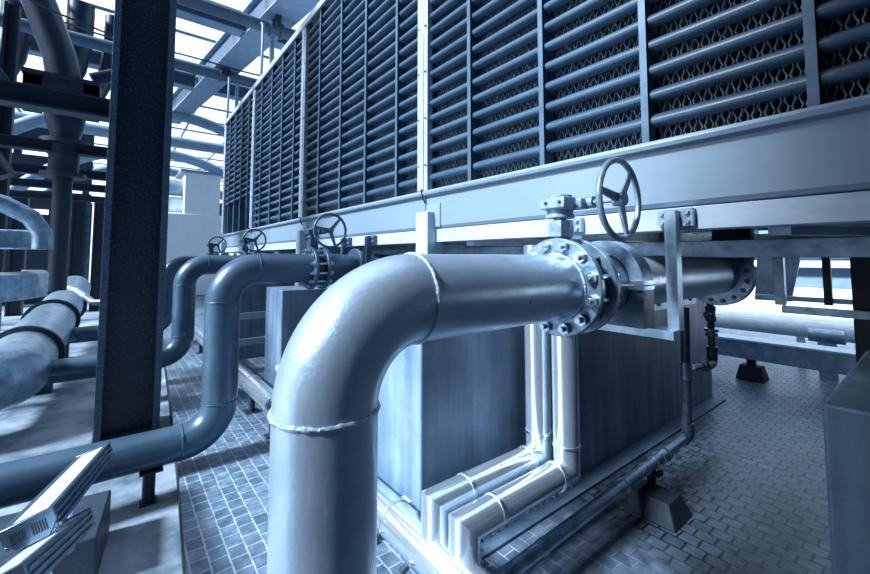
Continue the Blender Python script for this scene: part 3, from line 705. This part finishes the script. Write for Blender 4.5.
# ================================================================== dark column
t = thing('steel_column', 'tall black steel H-column with pitted paint standing left of the pipes', 'column', (.16, 5.95, -.2))
x0, x1, ya, yb = -.138, .452, 5.72, 6.22
b = MB(); b.box((x0, ya, -.2), (x0+.065, yb, 12)); part(b, 'flange', 'column_edge_lit', t, .004)
b = MB(); b.box((x1-.065, ya, -.2), (x1, yb, 12)); part(b, 'flange', 'column_edge_lit', t, .004)
b = MB(); b.box((x0+.065, 5.86, -.2), (x1-.065, 5.92, 12)); part(b, 'web', 'column', t)
b = MB(); b.box((x0-.01, ya-.01, -.2), (x1+.01, yb+.01, -.17)); part(b, 'base_plate', 'darksteel', t)

# ================================================================== left plant
# header pipe
t = thing('header_pipe', 'large pale header pipe with dark collar bands lying left of the column', 'pipe', (-.95, 9, .42))
HX, HZ, HR = -.95, .42, .36
b = MB(); b.tube([(-2.4, 6.45, HZ)] + [(HX-.55+.55*math.sin(a), 7.0-.55*math.cos(a), HZ) for a in [PI/2*k/12 for k in range(13)]] + [(HX, 11.5, HZ+.20), (HX, 15.5, HZ+.5)], HR, 40); part(b, 'pipe_run', 'galv', t)
for y in (7.75, 10.6, 12.6):
    z = HZ + max(0, (y-7.0)*.045); b = MB(); b.ring((HX, y, z), (0, 1, 0), HR-.02, HR+.06, .11, 40); part(b, 'collar', 'darksteel', t)
for y, zz in ((8.4, .10), (10.9, .22)):
    b = MB(); b.box((HX-.25, y-.12, -.2), (HX+.25, y+.12, zz)); part(b, 'saddle', 'darksteel', t)
# block with floodlights
mt = Matrix.Translation((-.66, 3.65, -.2)) @ Matrix.Rotation(math.radians(-6), 4, 'Z')
b = MB(); b.box((-.66, -.30, 0), (.66, .30, .30), mt); solo(b, 'dark_plinth', 'darkblock', 'dark concrete plinth at lower left under the two floodlights', 'plinth', (-.66, 3.65, -.2), None, .012)
def floodlight(p, q, wv, w, label):
    """p near end, q far end of the glass axis, half width w"""
    p = Vector(p); q = Vector(q); t = thing('floodlight', label, 'floodlight', tuple((p+q)/2), 'floodlights on the dark plinth')
    d = (q-p); Ln = d.length; d.normalize()
    side = Vector(wv); side = (side - d*side.dot(d)).normalized(); up = d.cross(side).normalized()
    if up.z < 0: up = -up
    mt = Matrix(((d.x, side.x, up.x, p.x), (d.y, side.y, up.y, p.y), (d.z, side.z, up.z, p.z), (0, 0, 0, 1)))
    b = MB(); b.box((0, -w, -.09), (Ln, w, -.002), mt)
    for s_ in (-1, 1):
        for z0, z1 in ((-.028, -.014), (-.056, -.042), (-.088, -.07)): b.box((0, s_*w, z0), (Ln, s_*(w+.014), z1), mt)
        b.box((0, s_*(w-.02), -.002), (Ln, s_*(w+.006), .010), mt)
    part(b, 'housing', 'alu', t, .002)
    b = MB(); b.box((.01, -w+.021, -.002), (Ln-.01, w-.021, .005), mt); part(b, 'glass', 'glass_lamp', t)
    for xx in (-.03, Ln):
        b = MB(); poly = [(-w-.01, .012), (w+.01, .012), (w+.01, -.05), (w-.03, -.10), (-w+.03, -.10), (-w-.01, -.05)]
        vs = [mt @ Vector((xx, a, c)) for a, c in poly] + [mt @ Vector((xx+.03, a, c)) for a, c in poly]; n_ = len(poly)
        b.add(vs, [tuple(range(n_)), tuple(range(2*n_-1, n_-1, -1))] + [(i, (i+1) % n_, (i+1) % n_+n_, i+n_) for i in range(n_)])
        e_ = part(b, 'end_cap', 'alu', t, .003)
        for s0 in (-w*.75, w*.12):
            b = MB()
            for k in range(6):
                yy = s0+k*w*.11; b.box((xx-.003, yy, -.07), (xx+.001, yy+w*.05, -.02), mt)
            part(b, 'vent', 'black', e_)
    mid = (p+q)/2
    b = MB(); b.tube([mid-up*.085, mid-up*.15, (mid.x, mid.y, .14)], .02, 10); b.cyl((mid.x, mid.y, .105), (mid.x, mid.y, .145), .05, 16); part(b, 'bracket', 'galv', t)
floodlight((-.275, 2.66, .60), (-.085, 3.80, .43), (1, 0, .30), .085, 'upper floodlight with vented end cap, leaning over the dark plinth')
floodlight((-.30, 2.05, .70), (-.155, 3.02, .37), (1, 0, .30), .085, 'lower floodlight at the bottom left corner, with bright glass')

# platform beams and posts
for i, (y, z0, z1, x0) in enumerate(((5.97, 3.40, 3.62, -7.0), (10.0, 3.72, 3.92, -8.0), (12.9, 3.72, 3.92, -8.0), (15.3, 3.72, 3.92, -8.0), (18.2, 3.72, 3.92, -9.0))):
    lab = ('thick dark platform beam joined to the black column', 'dark platform beam next behind the thick one', 'third dark platform beam down from the thick one', 'fourth dark platform beam down, thin with distance', 'lowest and thinnest dark platform beam')[i]
    x1 = -.138 if i == 0 else .1
    t = thing('platform_beam', lab, 'beam', ((x0+x1)/2, y, z0), 'dark platform beams left of the column')
    b = MB(); b.box((x0, y-.11, z0), (x1, y+.11, z0+.025)); part(b, 'bottom_flange', 'darksteel', t)
    b = MB(); b.box((x0, y-.015, z0+.025), (x1, y+.015, z1-.025)); part(b, 'web', 'darksteel', t)
    b = MB(); b.box((x0, y-.11, z1-.025), (x1, y+.11, z1)); part(b, 'top_flange', 'darksteel', t)
for i, (x, y, w, ztop) in enumerate(((-.62, 20.0, .33, 3.9), (-1.2, 20.0, .42, 3.9), (-1.85, 20.0, .33, 3.9), (-2.75, 20.0, .4, 3.9), (-1.75, 10.75, .20, 6.6), (-2.3, 10.3, .22, 6.6), (-1.95, 7.9, .14, 3.7))):
    lab = ('dark upright steel post just left of the black column', 'wide dark upright post, second from the black column', 'dark upright post, third from the black column', 'dark upright post near the left picture edge', 'dark upright post carrying the big inclined duct', 'dark tall upright post at the left edge by the duct', 'slim dark post by the curved pale channel')[i]
    b = MB(); b.box((x-w/2, y-w/2, -.2), (x-w/2+.05, y+w/2, ztop)); b.box((x+w/2-.05, y-w/2, -.2), (x+w/2, y+w/2, ztop)); b.box((x-w/2, y-.02, -.2), (x+w/2, y+.02, ztop))
    solo(b, 'platform_post', 'darksteel', lab, 'post', (x, y, -.2), 'dark posts left of the column')
b = MB(); b.box((-1.05, 20.3, -.2), (-.85, 20.45, 3.9)); solo(b, 'pale_downpipe', 'galv', 'pale vertical downpipe between the dark posts left of the column', 'pipe', (-.95, 20.37, -.2))
# big inclined duct with box, cone
t = thing('inclined_duct', 'big dark round duct slanting down from the top left into a box', 'duct', (-.85, 10, 4.5))
b = MB(); b.tube([(-1.95, 10, 8.2), (-1.25, 10, 6.3), (-.98, 10, 5.5), (-.90, 10, 5.0)], .25, 36); part(b, 'duct_run', 'duct', t)
b = MB(); b.box((-1.42, 9.6, 4.98), (-.38, 10.4, 5.06)); part(b, 'top_plate', 'darksteel', t)
b = MB()
for x in (-1.40, -.62):
    b.box((x, 9.62, 4.36), (x+.24, 9.86, 4.98))
b.box((-1.40, 9.62, 4.80), (-.40, 10.38, 4.98)); part(b, 'box_frame', 'darksteel', t)
b = MB(); b.tube([(-.88, 10.1, 4.98), (-.88, 10.1, 4.5), (-.86, 10.1, 4.25), (-.86, 10.1, 3.95)], [.30, .30, .27, .18], 32); part(b, 'cone', 'duct', t)
b = MB(); b.cyl((-.86, 10.1, 3.9), (-.86, 10.1, 3.98), .36, 28); b.cyl((-.86, 10.1, 3.35), (-.86, 10.1, 3.9), .22, 28); b.cyl((-.86, 10.1, 3.28), (-.86, 10.1, 3.36), .33, 28); b.cyl((-.86, 10.1, 1.2), (-.86, 10.1, 3.3), .14, 24); part(b, 'lower_pipe', 'darksteel', t)
b = MB(); b.cyl((-.52, 10, 5.22), (.40, 10, 5.72), .12, 20); solo(b, 'branch_pipe', 'duct', 'dark branch pipe rising from the duct box to the column', 'pipe', (-.2, 10, 5.2))
# two tall tubes behind
for i, (x, y, r, lx) in enumerate(((-1.05, 13.7, .28, 0), (-2.2, 13.8, .30, 0), (-.38, 13.9, .20, 0))):
    b = MB(); b.tube([(x-.35, y, 5.9), (x-.05, y, 6.7), (x+.04, y, 7.4), (x+.05, y, 8.4)], r, 28)
    solo(b, 'bent_duct', 'duct', ('bent round duct against bright sky left of the column', 'bent round duct half hidden behind the big inclined one', 'slender bent pipe against bright sky right beside the column')[i], 'duct', (x, y, 5.9), 'bent ducts behind the inclined duct')
b = MB(); b.tube([(-2.2, 9.2, 6.35), (-1.0, 9.2, 5.98), (.3, 9.2, 5.75)], .018, 8); solo(b, 'thin_cable', 'darksteel', 'thin cable crossing the bright sky gap left of the column', 'cable', (-1, 9.2, 6))
b = MB(); b.tube([(-2.6, 9.3, 6.3), (-1.3, 9.3, 4.3)], .05, 8); solo(b, 'diagonal_brace', 'duct', 'slim diagonal brace at the left edge below the duct', 'brace', (-2, 9.3, 5))
b = MB(); b.tube([(-3.4, 8.0, 4.4), (-1.55, 8.0, 3.35), (-1.30, 8.0, 2.9)], .16, 12); solo(b, 'diagonal_strut', 'duct', 'thick dark diagonal strut at the left edge between platform beams', 'strut', (-2, 8, 3.6))
# curved pale pieces
b = MB(); b.tube([(-2.3, 6.3, 2.60), (-1.42, 6.4, 2.52), (-1.03, 6.5, 2.40), (-.82, 6.6, 2.27), (-.72, 6.65, 2.09), (-.71, 6.65, 1.90)], .095, 20); solo(b, 'curved_pipe', 'galv', 'pale curved pipe at the left edge bending down', 'pipe', (-1.1, 6.5, 2.2))
b = MB(); b.box((-1.6, 6.8, 1.90), (-.70, 7.05, 2.13)); solo(b, 'pale_box', 'galv', 'pale steel box beneath the curved pipe at the left edge', 'box', (-1.1, 6.9, 1.9), None, .02)
t = thing('curved_channel', 'pale curved steel channel sweeping in from the left edge', 'channel', (-1.1, 6.5, -.2))
b = MB(); pts = [(-2.4, 5.1), (-1.6, 5.7), (-1.12, 6.3), (-.83, 6.8), (-.70, 7.25), (-.76, 7.6), (-1.0, 7.8)]
vs = []; fs = []
for i, (x, y) in enumerate(pts):
    vs += [(x, y, 1.30), (x, y, 1.60), (x-.05, y+.16, 1.63), (x-.05, y+.16, 1.30)]
for i in range(len(pts)-1):
    for k in range(4): fs.append((i*4+k, i*4+(k+1) % 4, (i+1)*4+(k+1) % 4, (i+1)*4+k))
fs += [(0, 1, 2, 3), tuple((len(pts)-1)*4+k for k in (3, 2, 1, 0))]
b.add(vs, fs); part(b, 'channel_rail', 'galv', t, 0, None, 50)
for x, y in ((-1.68, 5.55), (-2.2, 5.2)):
    b = MB(); b.box((x-.06, y-.06, -.2), (x+.06, y+.06, 1.30)); part(b, 'leg', 'darksteel', t)
b = MB(); b.tube([(-1.05, 11.6, 1.25), (-.65, 11.2, 1.12), (-.35, 10.4, .92), (.2, 10.3, .90)], .06, 12); solo(b, 'cable_conduit', 'galv', 'pale bent conduit left of the black column above the header pipe', 'conduit', (-.5, 11, 1))

# ================================================================== far background
t = thing('air_handling_box', 'pale box-shaped unit standing on the far pale wall beside the tower', 'box', (3.1, 23, 3.85))
b = MB(); b.box((2.35, 22.05, 3.855), (3.85, 24.2, 5.85)); part(b, 'casing', 'pale_wall', t, .02)
b = MB(); b.box((2.15, 21.9, 5.85), (4.0, 24.4, 5.95)); part(b, 'roof', 'midsteel', t)
b = MB(); b.cyl((.6, 23, 5.15), (2.35, 23, 5.15), .36, 28); part(b, 'upper_duct', 'midsteel', t)
b = MB(); b.cyl((1.2, 23, 4.35), (2.35, 23, 4.35), .38, 28); part(b, 'lower_duct', 'white', t)
b = MB(); b.box((3.9, 22.1, 3.85), (4.6, 22.8, 4.5)); solo(b, 'dark_cabinet', 'canopy_dark', 'small dark cabinet on the pale wall beside the tower corner', 'cabinet', (4.2, 22.4, 3.85))
# right background
t = thing('cable_trough', 'long pale trough on black feet beyond the tower at right', 'trough', (7.4, .5, 0))
b = MB(); b.box((7.35, -5, .30), (7.65, 5.0, .56)); part(b, 'trough_body', 'galv', t, .01)
b = MB(); b.box((7.32, -5, .56), (7.70, 5.0, .585)); part(b, 'lid', 'white', t)
for y in (-2, 1.85, 4.2):
    b = MB(); b.hexa([(7.3, y-.17, 0), (7.62, y-.17, 0), (7.62, y+.17, 0), (7.3, y+.17, 0), (7.36, y-.13, .2), (7.56, y-.13, .2), (7.56, y+.13, .2), (7.36, y+.13, .2)]); b.box((7.4, y-.05, .2), (7.5, y+.05, .3)); part(b, 'foot', 'rubberfoot', t, .008)
for i, (x, y0, y1, z, r) in enumerate(((9.3, -1, 4.2, .55, .12), (10.6, -5, 6, .5, .16))):
    b = MB(); b.cyl((x, y0, z), (x, y1, z), r, 20)
    for y in (y0+.3, (y0+y1)/2, y1-.3): b.box((x-.05, y-.05, 0), (x+.05, y+.05, z))
    solo(b, 'pale_pipe', 'white', ('pale pipe on low stands just behind the trough at right', 'white pipe on low stands farther behind the trough')[i], 'pipe', (x, (y0+y1)/2, 0), 'pale pipes beyond the trough')
b = MB(); b.cyl((8.4, .95, .62), (8.4, 1.35, .62), .10, 20); b.box((8.35, 1.05, 0), (8.45, 1.25, .55)); solo(b, 'stub_pipe', 'galv', 'short pale capped pipe stub above the trough at right', 'pipe', (8.4, 1.15, 0))
t = thing('far_facade', 'white slatted building facade seen beyond the tower at right', 'building', (16.5, 3, 0))
b = MB(); b.box((17.0, 1.2, 0), (17.4, 9, 4.2)); part(b, 'wall', 'midsteel', t)
for k in range(6):
    z = 1.5+k*.42; b = MB(); b.box((16.6, 1.2, z), (16.98, 9, z+.20)); part(b, 'slat', 'white', t)
for y in (1.4, 3.6, 5.8, 8.0):
    b = MB(); b.box((16.45, y-.12, 0), (16.6, y+.12, 4.2)); part(b, 'pillar', 'midsteel', t)
b = MB(); b.hexa([(6.55, 1.56, 1.25), (6.60, 1.21, 1.25), (6.65, 1.21, 1.25), (6.60, 1.56, 1.25), (6.45, 1.47, 2.05), (6.5, 1.03, 2.05), (6.55, 1.03, 2.05), (6.5, 1.47, 2.05)])
solo(b, 'hopper_panel', 'sheet', 'slanting pale sheet metal hopper panel under the tower right of the end flange', 'panel', (6.55, 1.35, 1.25))
